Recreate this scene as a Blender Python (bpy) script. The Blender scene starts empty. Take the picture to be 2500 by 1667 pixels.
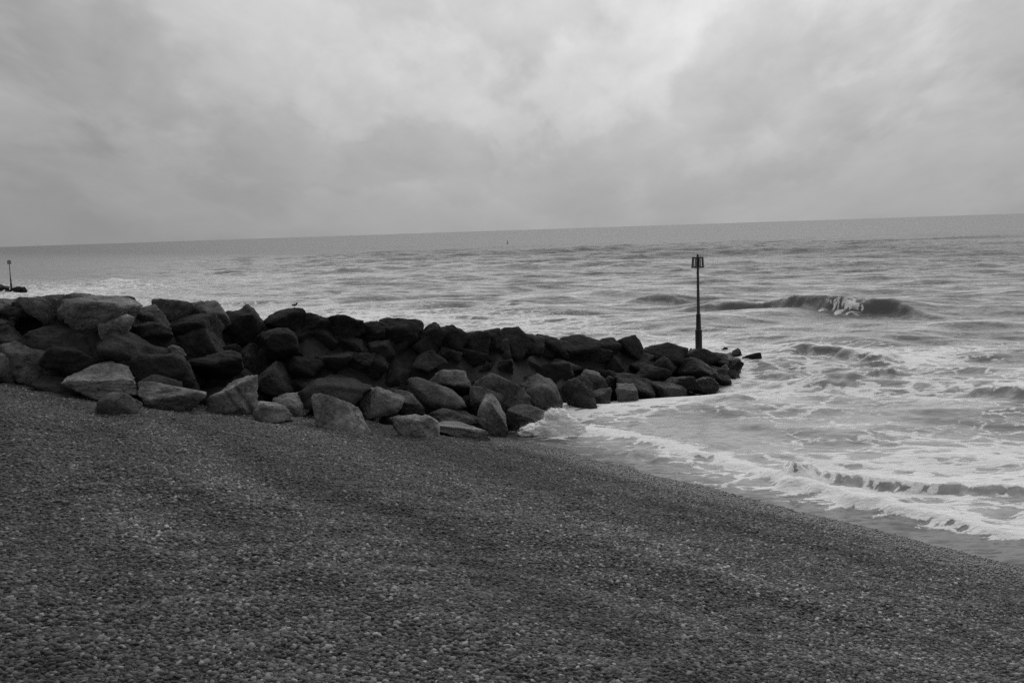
import bpy, bmesh, math, random
import numpy as np
from mathutils import Vector, Matrix
from mathutils.bvhtree import BVHTree

rng = np.random.default_rng(7)
random.seed(7)
scene = bpy.context.scene
COL = scene.collection

# ------------------------------------------------------------------ camera
H = 6.5                                   # eye height above the sea
FPX = 2430.0                              # focal length in photo pixels (2500 wide) = 35 mm
PITCH = math.radians(6.37)
ROLL = math.radians(1.88)
CAM = np.array([0.0, 0.0, H])
fwd = np.array([0, math.cos(PITCH), -math.sin(PITCH)])
up0 = np.array([0, math.sin(PITCH), math.cos(PITCH)])
rt0 = np.array([1.0, 0, 0])
RT = math.cos(ROLL) * rt0 - math.sin(ROLL) * up0
UP = math.sin(ROLL) * rt0 + math.cos(ROLL) * up0
cam_data = bpy.data.cameras.new("camera")
cam = bpy.data.objects.new("camera", cam_data)
COL.objects.link(cam)
cam_data.sensor_width = 36.0
cam_data.lens = 36.0 * FPX / 2500.0
cam_data.clip_start = 0.1
cam_data.clip_end = 120000.0
cam.matrix_world = Matrix(((RT[0], UP[0], -fwd[0], CAM[0]), (RT[1], UP[1], -fwd[1], CAM[1]),
                           (RT[2], UP[2], -fwd[2], CAM[2]), (0, 0, 0, 1)))
scene.camera = cam

# ------------------------------------------------------------------ world: overcast sky
SUN_AZ = math.radians(12)                 # to the right of straight out to sea
SUN_EL = math.radians(40)
world = bpy.data.worlds.new("World")
scene.world = world
world.use_nodes = True
nt = world.node_tree
nt.nodes.clear()


class NB:
    """small node-tree helper"""
    def __init__(self, tree):
        self.t = tree

    def n(self, kind, **kw):
        nd = self.t.nodes.new(kind)
        for k, v in kw.items():
            setattr(nd, k, v)
        return nd

    def set(self, sock, v):
        if hasattr(v, "is_output"):
            self.t.links.new(v, sock)
        else:
            sock.default_value = v

    def math(self, op, a, b=None, c=None, clamp=False):
        nd = self.n("ShaderNodeMath", operation=op)
        nd.use_clamp = clamp
        self.set(nd.inputs[0], a)
        if b is not None:
            self.set(nd.inputs[1], b)
        if c is not None:
            self.set(nd.inputs[2], c)
        return nd.outputs[0]

    def vmath(self, op, a, b=None, scale=None):
        nd = self.n("ShaderNodeVectorMath", operation=op)
        self.set(nd.inputs[0], a)
        if b is not None:
            self.set(nd.inputs[1], b)
        if scale is not None:
            self.set(nd.inputs["Scale"], scale)
        return nd.outputs["Value"] if op in ("DOT_PRODUCT", "LENGTH", "DISTANCE") else nd.outputs["Vector"]

    def noise(self, vec, scale, detail=4, rough=0.5, dist=0.0):
        nd = self.n("ShaderNodeTexNoise")
        self.set(nd.inputs["Vector"], vec)
        self.set(nd.inputs["Scale"], scale)
        nd.inputs["Detail"].default_value = detail
        nd.inputs["Roughness"].default_value = rough
        nd.inputs["Distortion"].default_value = dist
        return nd.outputs[0]

    def voro(self, vec, scale, feature="F1", out="Distance", rand=1.0):
        nd = self.n("ShaderNodeTexVoronoi", feature=feature)
        self.set(nd.inputs["Vector"], vec)
        nd.inputs["Scale"].default_value = scale
        nd.inputs["Randomness"].default_value = rand
        return nd.outputs[out]

    def maprange(self, v, a, b, c, d, kind="LINEAR"):
        nd = self.n("ShaderNodeMapRange", interpolation_type=kind)
        self.set(nd.inputs["Value"], v)
        self.set(nd.inputs["From Min"], a)
        self.set(nd.inputs["From Max"], b)
        self.set(nd.inputs["To Min"], c)
        self.set(nd.inputs["To Max"], d)
        return nd.outputs[0]

    def mapping(self, vec, loc=(0, 0, 0), rot=(0, 0, 0), scale=(1, 1, 1)):
        nd = self.n("ShaderNodeMapping")
        self.set(nd.inputs[0], vec)
        nd.inputs["Location"].default_value = loc
        nd.inputs["Rotation"].default_value = rot
        nd.inputs["Scale"].default_value = scale
        return nd.outputs[0]

    def mix(self, f, a, b):
        nd = self.n("ShaderNodeMix", data_type="FLOAT")
        self.set(nd.inputs[0], f)
        self.set(nd.inputs[2], a)
        self.set(nd.inputs[3], b)
        return nd.outputs[0]

    def bump(self, h, strength=0.5, dist=0.02, normal=None):
        nd = self.n("ShaderNodeBump")
        self.set(nd.inputs["Height"], h)
        self.set(nd.inputs["Strength"], strength)
        self.set(nd.inputs["Distance"], dist)
        if normal is not None:
            self.set(nd.inputs["Normal"], normal)
        return nd.outputs[0]


w = NB(nt)
out = w.n("ShaderNodeOutputWorld")
bg = w.n("ShaderNodeBackground")
tc = w.n("ShaderNodeTexCoord")
dirv = w.vmath("NORMALIZE", tc.outputs["Generated"])
sep = w.n("ShaderNodeSeparateXYZ")
nt.links.new(dirv, sep.inputs[0])
el = w.math("MAXIMUM", sep.outputs[2], 0.0)
den = w.math("ADD", el, 0.3)
cx = w.math("DIVIDE", sep.outputs[0], den)
cy = w.math("DIVIDE", sep.outputs[1], den)
comb = w.n("ShaderNodeCombineXYZ")
nt.links.new(cx, comb.inputs[0])
nt.links.new(cy, comb.inputs[1])
cvec = w.mapping(comb.outputs[0], loc=(40.3, 8.1, 0), rot=(0, 0, math.radians(35)), scale=(2.2, 1.2, 1))
big = w.noise(cvec, 0.55, 4, 0.5, 0.2)
mid = w.noise(cvec, 1.9, 6, 0.55, 0.3)
cl = w.math("ADD", w.math("MULTIPLY", big, 0.55), w.math("MULTIPLY", mid, 0.45))
fin = w.noise(cvec, 5.5, 7, 0.6, 0.4)
cl = w.math("ADD", cl, w.math("MULTIPLY_ADD", fin, 0.16, -0.08))
cl = w.maprange(cl, 0.32, 0.68, 0.77, 1.23)
# ragged lower edges of the nearer cloud layer
edge = w.maprange(w.noise(w.mapping(cvec, loc=(5.2, 9.1, 0), scale=(1, 0.8, 1)), 1.3, 7, 0.55, 0.2), 0.45, 0.56, 0.0, 1.0, "SMOOTHSTEP")
cl = w.math("MULTIPLY", cl, w.math("MULTIPLY_ADD", edge, -0.15, 1.07))
# cloud detail melts into even murk towards the horizon
cl = w.mix(w.maprange(el, 0.0, 0.13, 0.35, 1.0, "SMOOTHSTEP"), 1.0, cl)
# an overcast sky is about three times brighter overhead than at the horizon
grad = w.math("MULTIPLY_ADD", el, 0.11, 0.25)
sunv = (math.sin(SUN_AZ) * math.cos(SUN_EL), math.cos(SUN_AZ) * math.cos(SUN_EL), math.sin(SUN_EL))
# cloud is lit through from behind: brighter towards the hidden sun
half = w.math("MULTIPLY_ADD", w.vmath("DOT_PRODUCT", dirv, sunv), 0.5, 0.5)
grad = w.math("ADD", grad, w.math("MULTIPLY", w.math("POWER", half, 13.0), 0.76))
sky = w.n("ShaderNodeTexSky", sky_type="NISHITA")
sky.sun_disc = False
sky.sun_elevation = SUN_EL
sky.sun_rotation = SUN_AZ
sky.air_density = 1.0
sky.dust_density = 6.0
bw = w.n("ShaderNodeRGBToBW")
nt.links.new(sky.outputs[0], bw.inputs[0])
base = w.math("ADD", grad, w.math("MULTIPLY", bw.outputs[0], 0.004))
val = w.math("MULTIPLY", base, cl)
nt.links.new(val, bg.inputs["Color"])
bg.inputs["Strength"].default_value = 1.0
nt.links.new(bg.outputs[0], out.inputs[0])

# ------------------------------------------------------------------ veiled sun
sun_data = bpy.data.lights.new("sun", "SUN")
sun_data.energy = 1.35
sun_data.angle = math.radians(80)
sun = bpy.data.objects.new("sun", sun_data)
COL.objects.link(sun)
sdir = Vector((math.sin(SUN_AZ) * math.cos(SUN_EL), math.cos(SUN_AZ) * math.cos(SUN_EL), math.sin(SUN_EL)))
sun.rotation_euler = sdir.to_track_quat("Z", "Y").to_euler()
sun.location = (10, 40, 60)

scene.view_settings.view_transform = "Standard"
scene.view_settings.look = "None"
scene.view_settings.exposure = 0.0
scene.view_settings.gamma = 1.0
scene.view_settings.use_curve_mapping = False
scene.cycles.max_bounces = 6
scene.cycles.use_denoising = False


# ------------------------------------------------------------------ helpers
def ray(px, py):
    d = fwd + (px - 1250.0) / FPX * RT - (py - 833.5) / FPX * UP
    return d / np.linalg.norm(d)


def project(p):
    v = np.asarray(p) - CAM
    z = v @ fwd
    return 1250 + FPX * (v @ RT) / z, 833.5 - FPX * (v @ UP) / z, z


def on_plane(px, py, z=0.0):
    d = ray(px, py)
    return CAM + d * ((z - H) / d[2])


# shoreline: straight fit through the edge of the wet shingle
SH = [on_plane(*p)[:2] for p in ((1409, 1093), (1547, 1146), (1653, 1184), (1781, 1215), (1941, 1253), (2153, 1295), (2313, 1327), (2500, 1370))]
SH = np.array(SH)
A0 = SH.mean(0)
_u, _s, _v = np.linalg.svd(SH - A0)
U = _v[0] if _v[0][1] < 0 else -_v[0]     # along the shore, towards the near right
N = np.array([-U[1], U[0]])               # out to sea
if N[0] < 0:
    N = -N


def sval(x, y):
    """metres inland from the waterline"""
    return -((x - A0[0]) * N[0] + (y - A0[1]) * N[1])


def aval(x, y):
    return (x - A0[0]) * U[0] + (y - A0[1]) * U[1]


class Waves:
    """sum of random plane waves: a cheap vectorised noise"""
    def __init__(self, seed, n, lo, hi, dims=2):
        r = np.random.default_rng(seed)
        self.lam = np.exp(r.uniform(math.log(lo), math.log(hi), n))
        d = r.normal(size=(n, dims))
        d /= np.linalg.norm(d, axis=1)[:, None]
        self.k = d * (2 * math.pi / self.lam)[:, None]
        self.ph = r.uniform(0, 6.283, n)
        self.amp = self.lam / self.lam.max()

    def __call__(self, P):
        o = np.zeros(len(P))
        for k, ph, a in zip(self.k, self.ph, self.amp):
            o += a * np.sin(P @ k + ph)
        return o / np.sqrt((self.amp ** 2).sum() / 2)


beach_noise = Waves(3, 26, 0.9, 9.0)
scuff = Waves(9, 30, 0.35, 1.1)
berm_noise = Waves(5, 10, 6.0, 25.0)


def beach_z(x, y):
    x = np.asarray(x, float)
    y = np.asarray(y, float)
    s = sval(x, y)
    a = aval(x, y)
    z = np.where(s < 16.5, 0.212 * s, 0.212 * 16.5 + 0.06 * (s - 16.5))
    z = np.where(s > 60, 0.212 * 16.5 + 0.06 * 43.5, z)
    P = np.stack([s.ravel(), a.ravel()], 1)
    wob = berm_noise(P).reshape(s.shape)
    amp = np.clip(s / 3.0, 0, 1) * np.clip((60 - s) / 20, 0, 1)
    z = z + amp * (0.045 * np.sin(s * 1.5 + 2.2 * wob) + 0.015 * np.sin(s * 4.3 + 3.1 * wob))
    P2 = np.stack([s.ravel() * 1.6, a.ravel() * 0.8], 1)
    z = z + (0.25 + 0.75 * amp) * 0.034 * beach_noise(P2).reshape(s.shape)
    z = z + amp * 0.016 * scuff(P).reshape(s.shape)
    return z


def on_beach(px, py):
    d = ray(px, py)
    t = 3.0
    step = 0.25
    while t < 400:
        p = CAM + d * t
        g = max(float(beach_z(p[0], p[1])), 0.0)
        if p[2] <= g:
            return np.array([p[0], p[1], g])
        t += step
    return p


def new_obj(name, me, parent=None, mat=None, label=None, cat=None, group=None, kind=None):
    o = bpy.data.objects.new(name, me)
    COL.objects.link(o)
    if mat is not None and me is not None:
        me.materials.append(mat)
    if parent is not None:
        o.parent = parent
    if label:
        o["label"] = label
    if cat:
        o["category"] = cat
    if group:
        o["group"] = group
    if kind:
        o["kind"] = kind
    return o


def mesh_from(name, verts, faces, smooth=True):
    me = bpy.data.meshes.new(name)
    verts = np.ascontiguousarray(verts, dtype=np.float32)
    faces = np.ascontiguousarray(faces, dtype=np.int32)
    k = faces.shape[1]
    me.vertices.add(len(verts))
    me.vertices.foreach_set("co", verts.ravel())
    me.loops.add(faces.size)
    me.loops.foreach_set("vertex_index", faces.ravel())
    me.polygons.add(len(faces))
    me.polygons.foreach_set("loop_start", np.arange(0, faces.size, k, dtype=np.int32))
    me.polygons.foreach_set("loop_total", np.full(len(faces), k, dtype=np.int32))
    me.update(calc_edges=True)
    me.validate()
    if smooth:
        me.polygons.foreach_set("use_smooth", np.ones(len(me.polygons), bool))
    return me


def add_attr(me, name, vals):
    at = me.attributes.new(name, "FLOAT", "POINT")
    at.data.foreach_set("value", np.ascontiguousarray(vals, dtype=np.float32))


def new_mat(name):
    m = bpy.data.materials.new(name)
    m.use_nodes = True
    m.node_tree.nodes.clear()
    b = NB(m.node_tree)
    o = b.n("ShaderNodeOutputMaterial")
    p = b.n("ShaderNodeBsdfPrincipled")
    m.node_tree.links.new(p.outputs[0], o.inputs[0])
    return m, b, p


def grey(b, sock, v):
    cc = b.n("ShaderNodeCombineColor")
    for i in range(3):
        b.set(cc.inputs[i], v)
    b.t.links.new(cc.outputs[0], sock)


# ------------------------------------------------------------------ materials
def mat_shingle():
    m, b, p = new_mat("shingle")
    geo = b.n("ShaderNodeNewGeometry")
    pos = geo.outputs["Position"]
    d1 = b.voro(pos, 34.0)
    col1 = b.n("ShaderNodeTexVoronoi")
    b.set(col1.inputs["Vector"], pos)
    col1.inputs["Scale"].default_value = 34.0
    sc = b.n("ShaderNodeSeparateColor")
    b.t.links.new(col1.outputs["Color"], sc.inputs[0])
    tone = b.math("POWER", sc.outputs[0], 2.2)
    tone = b.math("MULTIPLY_ADD", tone, 0.09, 0.026)
    at = b.n("ShaderNodeAttribute", attribute_name="wet")
    tone = b.math("MULTIPLY", tone, b.math("MULTIPLY_ADD", at.outputs["Fac"], -0.45, 1.0))
    # storm-sorted bands running along the shore
    off_ = b.vmath("SUBTRACT", pos, (A0[0], A0[1], 0))
    cb = b.n("ShaderNodeCombineXYZ")
    b.set(cb.inputs[0], b.vmath("DOT_PRODUCT", off_, (N[0], N[1], 0)))
    b.set(cb.inputs[1], b.math("MULTIPLY", b.vmath("DOT_PRODUCT", off_, (U[0], U[1], 0)), 0.16))
    crestd = b.maprange(b.vmath("DOT_PRODUCT", off_, (-N[0], -N[1], 0)), 13.0, 17.5, 1.0, 0.6, "SMOOTHSTEP")
    bands = b.maprange(b.noise(cb.outputs[0], 0.30, 4, 0.6, 0.5), 0.36, 0.64, 0.46, 1.30)
    patch = b.math("MULTIPLY", b.math("MULTIPLY", bands, crestd), b.maprange(b.noise(pos, 0.35, 4, 0.6), 0.3, 0.7, 0.85, 1.15))
    tone = b.math("MULTIPLY", tone, patch)
    grey(b, p.inputs["Base Color"], tone)
    b.set(p.inputs["Roughness"], b.math("MULTIPLY_ADD", at.outputs["Fac"], -0.45, 0.85))
    h = b.math("ADD", b.math("MULTIPLY", d1, -1.0), b.math("MULTIPLY", b.noise(pos, 90, 2), 0.3))
    b.set(p.inputs["Normal"], b.bump(h, 0.9, 0.03))
    return m


def mat_pebble():
    m, b, p = new_mat("pebble")
    oi = b.n("ShaderNodeObjectInfo")
    geo = b.n("ShaderNodeNewGeometry")
    pos = geo.outputs["Position"]
    r = oi.outputs["Random"]
    tone = b.n("ShaderNodeValToRGB")
    el_ = tone.color_ramp.elements
    el_[0].position = 0.0
    el_[0].color = (0.014, 0.014, 0.014, 1)
    el_[1].position = 1.0
    el_[1].color = (0.42, 0.42, 0.42, 1)
    for q, v in ((0.45, 0.054), (0.8, 0.125), (0.95, 0.22)):
        e = el_.new(q)
        e.color = (v, v, v, 1)
    b.set(tone.inputs[0], r)
    bwn = b.n("ShaderNodeRGBToBW")
    b.t.links.new(tone.outputs[0], bwn.inputs[0])
    # wet near the water's edge
    s = b.math("MULTIPLY", b.vmath("DOT_PRODUCT", b.vmath("SUBTRACT", pos, (A0[0], A0[1], 0)), (N[0], N[1], 0)), -1.0)
    s = b.math("ADD", s, b.math("MULTIPLY", b.noise(pos, 0.5, 3), 1.6))
    wet = b.maprange(s, 1.6, 3.6, 1.0, 0.0, "SMOOTHSTEP")
    # storm-sorted bands running along the shore
    off_ = b.vmath("SUBTRACT", pos, (A0[0], A0[1], 0))
    cb = b.n("ShaderNodeCombineXYZ")
    b.set(cb.inputs[0], b.vmath("DOT_PRODUCT", off_, (N[0], N[1], 0)))
    b.set(cb.inputs[1], b.math("MULTIPLY", b.vmath("DOT_PRODUCT", off_, (U[0], U[1], 0)), 0.16))
    crestd = b.maprange(b.vmath("DOT_PRODUCT", off_, (-N[0], -N[1], 0)), 13.0, 17.5, 1.0, 0.6, "SMOOTHSTEP")
    bands = b.maprange(b.noise(cb.outputs[0], 0.30, 4, 0.6, 0.5), 0.36, 0.64, 0.46, 1.30)
    patch = b.math("MULTIPLY", b.math("MULTIPLY", bands, crestd), b.maprange(b.noise(pos, 0.35, 4, 0.6), 0.3, 0.7, 0.85, 1.15))
    v = b.math("MULTIPLY", bwn.outputs[0], patch)
    v = b.math("MULTIPLY", v, b.math("MULTIPLY_ADD", wet, -0.55, 1.0))
    v = b.math("MULTIPLY", v, b.maprange(b.noise(pos, 120, 3), 0.3, 0.7, 0.8, 1.2))
    grey(b, p.inputs["Base Color"], v)
    b.set(p.inputs["Roughness"], b.math("MULTIPLY_ADD", wet, -0.4, 0.8))
    return m


def mat_rock():
    m, b, p = new_mat("rock")
    oi = b.n("ShaderNodeObjectInfo")
    geo = b.n("ShaderNodeNewGeometry")
    pos = geo.outputs["Position"]
    tcn = b.n("ShaderNodeTexCoord")
    ob = b.vmath("ADD", tcn.outputs["Object"], b.vmath("SCALE", (13.1, 7.7, 3.3), scale=oi.outputs["Random"]))
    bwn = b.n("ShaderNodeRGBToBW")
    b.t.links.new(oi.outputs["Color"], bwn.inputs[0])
    blot = b.maprange(b.noise(ob, 1.3, 6, 0.65, 0.8), 0.34, 0.66, 0.42, 1.5)
    fine = b.maprange(b.noise(ob, 9, 6, 0.7), 0.3, 0.7, 0.78, 1.22)
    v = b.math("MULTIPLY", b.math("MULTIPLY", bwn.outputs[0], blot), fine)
    crack = b.voro(b.vmath("ADD", ob, b.vmath("SCALE", b.n("ShaderNodeTexNoise").outputs[1], scale=0.5)), 1.1, "DISTANCE_TO_EDGE")
    crk = b.maprange(crack, 0.0, 0.012, 0.45, 1.0)
    v = b.math("MULTIPLY", v, crk)
    # weed and wet up to the high-water line of the day
    sp = b.n("ShaderNodeSeparateXYZ")
    b.t.links.new(pos, sp.inputs[0])
    zz = b.math("ADD", sp.outputs[2], b.math("MULTIPLY_ADD", b.noise(pos, 1.2, 3), 0.8, -0.4))
    wet = b.maprange(zz, 0.35, 0.95, 1.0, 0.0, "SMOOTHSTEP")
    v = b.math("MULTIPLY", v, b.math("MULTIPLY_ADD", wet, -0.5, 1.0))
    grey(b, p.inputs["Base Color"], v)
    b.set(p.inputs["Roughness"], b.math("MULTIPLY_ADD", wet, -0.35, 0.9))
    p.inputs["Specular IOR Level"].default_value = 0.25
    h = b.math("ADD", b.math("MULTIPLY", b.noise(ob, 5, 8, 0.62), 1.0), b.math("MULTIPLY", crk, 0.15))
    b.set(p.inputs["Normal"], b.bump(h, 1.0, 0.24))
    return m


def mat_sea():
    m, b, p = new_mat("sea_water")
    geo = b.n("ShaderNodeNewGeometry")
    pos = geo.outputs["Position"]
    fo = b.n("ShaderNodeAttribute", attribute_name="foam").outputs["Fac"]
    tu = b.n("ShaderNodeAttribute", attribute_name="silt").outputs["Fac"]
    stretch = b.mapping(pos, rot=(0, 0, math.radians(12)), scale=(0.58, 1.0, 1.0))
    warp = b.n("ShaderNodeTexNoise")
    b.set(warp.inputs["Vector"], stretch)
    warp.inputs["Scale"].default_value = 0.8
    warp.inputs["Detail"].default_value = 4
    wv = b.vmath("ADD", stretch, b.vmath("SCALE", b.vmath("SUBTRACT", warp.outputs[1], (0.5, 0.5, 0.5)), scale=1.3))
    e1 = b.voro(wv, 1.15, "DISTANCE_TO_EDGE")
    e2 = b.voro(wv, 3.1, "DISTANCE_TO_EDGE")
    web1 = b.maprange(e1, 0.0, 0.26, 1.0, 0.0)
    web2 = b.maprange(e2, 0.0, 0.28, 1.0, 0.0)
    n1 = b.maprange(b.noise(stretch, 0.55, 6, 0.62, 0.4), 0.28, 0.72, 0.0, 1.0)
    n2 = b.maprange(b.noise(stretch, 6.0, 5, 0.65, 0.2), 0.28, 0.72, 0.0, 1.0)
    lace = b.math("ADD", b.math("ADD", b.math("MULTIPLY", web1, 0.42), b.math("MULTIPLY", web2, 0.24)),
                  b.math("ADD", b.math("MULTIPLY", n1, 0.19), b.math("MULTIPLY", n2, 0.15)))
    n3 = b.maprange(b.noise(pos, 17.0, 3, 0.6), 0.3, 0.7, -0.5, 0.5)
    lace = b.math("ADD", lace, b.math("MULTIPLY", n3, 0.16))
    thr = b.math("MULTIPLY_ADD", fo, -0.95, 0.95)
    ruf = b.n("ShaderNodeAttribute", attribute_name="ruffle").outputs["Fac"]
    soft = b.math("MULTIPLY_ADD", ruf, 0.25, 0.08)
    mask = b.maprange(lace, b.math("SUBTRACT", thr, soft), b.math("ADD", thr, soft), 0.0, 1.0, "SMOOTHSTEP")
    dense = b.maprange(b.math("ADD", fo, b.math("MULTIPLY_ADD", n2, 0.5, -0.25)), 0.6, 1.05, 0.0, 1.0, "SMOOTHSTEP")
    mask = b.math("MAXIMUM", mask, b.math("MULTIPLY", dense, b.maprange(ruf, 0.05, 0.2, 0.0, 0.9)))
    # water
    grey(b, p.inputs["Base Color"], b.math("MULTIPLY_ADD", tu, 0.16, 0.10))
    ru = b.n("ShaderNodeAttribute", attribute_name="ruffle").outputs["Fac"]
    b.set(p.inputs["Roughness"], b.math("MULTIPLY_ADD", ru, 0.10, 0.20))
    p.inputs["Specular IOR Level"].default_value = 0.0
    p.inputs["IOR"].default_value = 1.33
    rip = b.mapping(pos, rot=(0, 0, math.radians(8)), scale=(0.42, 1.0, 1.0))
    slope = None
    for sc_, am_, det in ((0.018, 0.10, 2), (0.09, 0.10, 2), (0.42, 0.18, 2), (1.9, 0.42, 3), (7.0, 0.34, 2)):
        tn_ = b.n("ShaderNodeTexNoise")
        b.set(tn_.inputs["Vector"], rip)
        tn_.inputs["Scale"].default_value = sc_
        tn_.inputs["Detail"].default_value = det
        tn_.inputs["Distortion"].default_value = 0.3
        v_ = b.vmath("MULTIPLY", b.vmath("SUBTRACT", tn_.outputs[1], (0.5, 0.5, 0.5)), (am_ * 0.6, am_ * 1.5, 0.0))
        slope = v_ if slope is None else b.vmath("ADD", slope, v_)
    nb = b.vmath("NORMALIZE", b.vmath("ADD", geo.outputs["Normal"], slope))
    b.set(p.inputs["Normal"], nb)
    # surface reflection; ruffled water hides its own grazing facets, which caps it
    gl = b.n("ShaderNodeBsdfGlossy")
    b.set(gl.inputs["Roughness"], b.math("MULTIPLY_ADD", ru, 0.10, 0.20))
    b.set(gl.inputs["Normal"], nb)
    fr = b.n("ShaderNodeFresnel")
    fr.inputs["IOR"].default_value = 1.33
    b.set(fr.inputs["Normal"], nb)
    cap = b.math("MULTIPLY_ADD", ru, -0.38, 0.62)
    wmx = b.n("ShaderNodeMixShader")
    b.set(wmx.inputs[0], b.math("MULTIPLY", fr.outputs[0], cap))
    b.t.links.new(p.outputs[0], wmx.inputs[1])
    b.t.links.new(gl.outputs[0], wmx.inputs[2])
    # foam
    f = b.n("ShaderNodeBsdfPrincipled")
    grey(b, f.inputs["Base Color"], b.maprange(n2, 0.0, 1.0, 0.72, 0.92))
    f.inputs["Roughness"].default_value = 0.9
    f.inputs["Specular IOR Level"].default_value = 0.15
    b.set(f.inputs["Normal"], b.bump(b.math("ADD", b.math("MULTIPLY", lace, 1.2), n2), 0.7, 0.05))
    mx = b.n("ShaderNodeMixShader")
    b.set(mx.inputs[0], mask)
    b.t.links.new(wmx.outputs[0], mx.inputs[1])
    b.t.links.new(f.outputs[0], mx.inputs[2])
    o = [n for n in b.t.nodes if n.type == "OUTPUT_MATERIAL"][0]
    b.t.links.new(mx.outputs[0], o.inputs[0])
    return m


def mat_plain(name, v, rough=0.7, var=0.25, scale=8.0, bump=0.02, metal=0.0):
    m, b, p = new_mat(name)
    tcn = b.n("ShaderNodeTexCoord")
    nn = b.noise(tcn.outputs["Object"], scale, 5, 0.65)
    grey(b, p.inputs["Base Color"], b.maprange(nn, 0.3, 0.7, v * (1 - var), v * (1 + var)))
    p.inputs["Roughness"].default_value = rough
    p.inputs["Metallic"].default_value = metal
    if bump:
        b.set(p.inputs["Normal"], b.bump(nn, 0.5, bump))
    return m


M_SHINGLE = mat_shingle()
M_PEBBLE = mat_pebble()
M_ROCK = mat_rock()
M_SEA = mat_sea()
M_STEEL = mat_plain("weathered_steel", 0.035, 0.6, 0.5, 9.0, 0.006)
M_CAGE = mat_plain("painted_steel", 0.045, 0.55, 0.4, 12.0, 0.004)
M_CONCRETE = mat_plain("wet_concrete", 0.05, 0.7, 0.4, 5.0, 0.02)
M_BIRD = mat_plain("feathers", 0.06, 0.8, 0.5, 30.0, 0.0)
M_BUOY = mat_plain("buoy_paint", 0.03, 0.5, 0.3, 3.0, 0.0)
M_FOAM = mat_plain("spray_foam", 0.86, 0.9, 0.06, 7.0, 0.02)
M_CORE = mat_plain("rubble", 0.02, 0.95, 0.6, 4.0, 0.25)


# ------------------------------------------------------------------ beach sheet
def spread(lo, fine_lo, fine_hi, hi, step, grow=1.25):
    c = list(np.arange(fine_lo, fine_hi + 1e-6, step))
    d, v = step, c[-1]
    while v < hi:
        d *= grow
        v += d
        c.append(v)
    d, v, left = step, c[0], []
    while v > lo:
        d *= grow
        v -= d
        left.append(v)
    return np.array(left[::-1] + c)


def grid_faces(nx, ny):
    i = np.arange(nx * ny).reshape(ny, nx)
    return np.stack([i[:-1, :-1].ravel(), i[:-1, 1:].ravel(), i[1:, 1:].ravel(), i[1:, :-1].ravel()], 1)


ss = spread(-30, -2.5, 24, 900, 0.14)
aa = spread(-1500, -34, 22, 1500, 0.18)
S, Agrid = np.meshgrid(ss, aa)
X = A0[0] - S * N[0] + Agrid * U[0]
Y = A0[1] - S * N[1] + Agrid * U[1]
Z = beach_z(X, Y)
me = mesh_from("beach", np.stack([X.ravel(), Y.ravel(), Z.ravel()], 1), grid_faces(len(ss), len(aa)))
wetw = Waves(11, 12, 1.5, 8)(np.stack([S.ravel(), Agrid.ravel()], 1))
add_attr(me, "wet", np.clip(1 - (S.ravel() + 0.35 * wetw - 0.8) / 2.0, 0, 1))
if me.polygons[0].normal.z < 0:
    me.flip_normals()
beach = new_obj("beach", me, mat=M_SHINGLE, kind="structure", label="dark grey shingle beach sloping down to the sea")

# ------------------------------------------------------------------ sea sheet
def polyline_px(pts):
    return np.array([on_plane(*p)[:2] for p in pts])


def polyline_dist(P, L):
    """distance to polyline, side (+ seaward) and arc parameter 0..1"""
    best = np.full(len(P), 1e9)
    side = np.zeros(len(P))
    par = np.zeros(len(P))
    seg = np.linalg.norm(np.diff(L, axis=0), axis=1)
    cum = np.concatenate([[0], np.cumsum(seg)])
    for i in range(len(L) - 1):
        d = L[i + 1] - L[i]
        t = ((P - L[i]) @ d) / (d @ d)
        lo = None if i == 0 else 0
        tc_ = np.clip(t, 0, 1)
        q = L[i] + tc_[:, None] * d
        dd = np.linalg.norm(P - q, axis=1)
        nn = np.array([-d[1], d[0]]) / np.linalg.norm(d)
        if nn @ np.array([0.2, 1.0]) < 0:
            nn = -nn
        sd = (P - q) @ nn
        u = dd < best
        best = np.where(u, dd, best)
        side = np.where(u, np.sign(sd), side)
        par = np.where(u, (cum[i] + tc_ * seg[i]) / cum[-1], par)
    return best * side, best, par


xs = np.concatenate([spread(-60000, -80, -12, -12, 0.55, 1.22)[:-1], np.arange(-12, 30, 0.17), spread(30, 30, 82, 60000, 0.55, 1.22)])
ys = np.concatenate([spread(-300, 13, 50, 50, 0.14, 1.3)[:-1], np.arange(50, 86, 0.2), np.arange(86, 150, 0.42), np.arange(150, 330, 0.9), spread(330, 330, 332, 60000, 1.0, 1.12)])
xs = np.unique(np.round(xs, 4))
ys = np.unique(np.round(ys, 4))
X, Y = np.meshgrid(xs, ys)
P = np.stack([X.ravel(), Y.ravel()], 1)
dx = np.gradient(xs)[None, :].repeat(len(ys), 0).ravel()
dy = np.gradient(ys)[:, None].repeat(len(xs), 1).ravel()
cell = np.maximum(dx * 0.5, dy)
s_ = sval(P[:, 0], P[:, 1])
dist = np.linalg.norm(P, axis=1)
z = np.zeros(len(P))
r_ = np.random.default_rng(21)
deep = np.clip((-s_ - 1.0) / 6.0, 0.12, 1)
for i in range(34):
    lam = math.exp(r_.uniform(math.log(0.9), math.log(16)))
    th = math.radians(r_.normal(-100, 24))
    k = 2 * math.pi / lam * np.array([math.cos(th), math.sin(th)])
    a = 0.0062 * lam ** 0.85
    att = np.clip((lam / (cell * 3.0)) - 0.6, 0, 1)
    w_ = np.sin(P @ k + r_.uniform(0, 6.28))
    z += att * deep * a * (w_ - 0.35 * np.cos(2 * (P @ k)))
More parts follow.
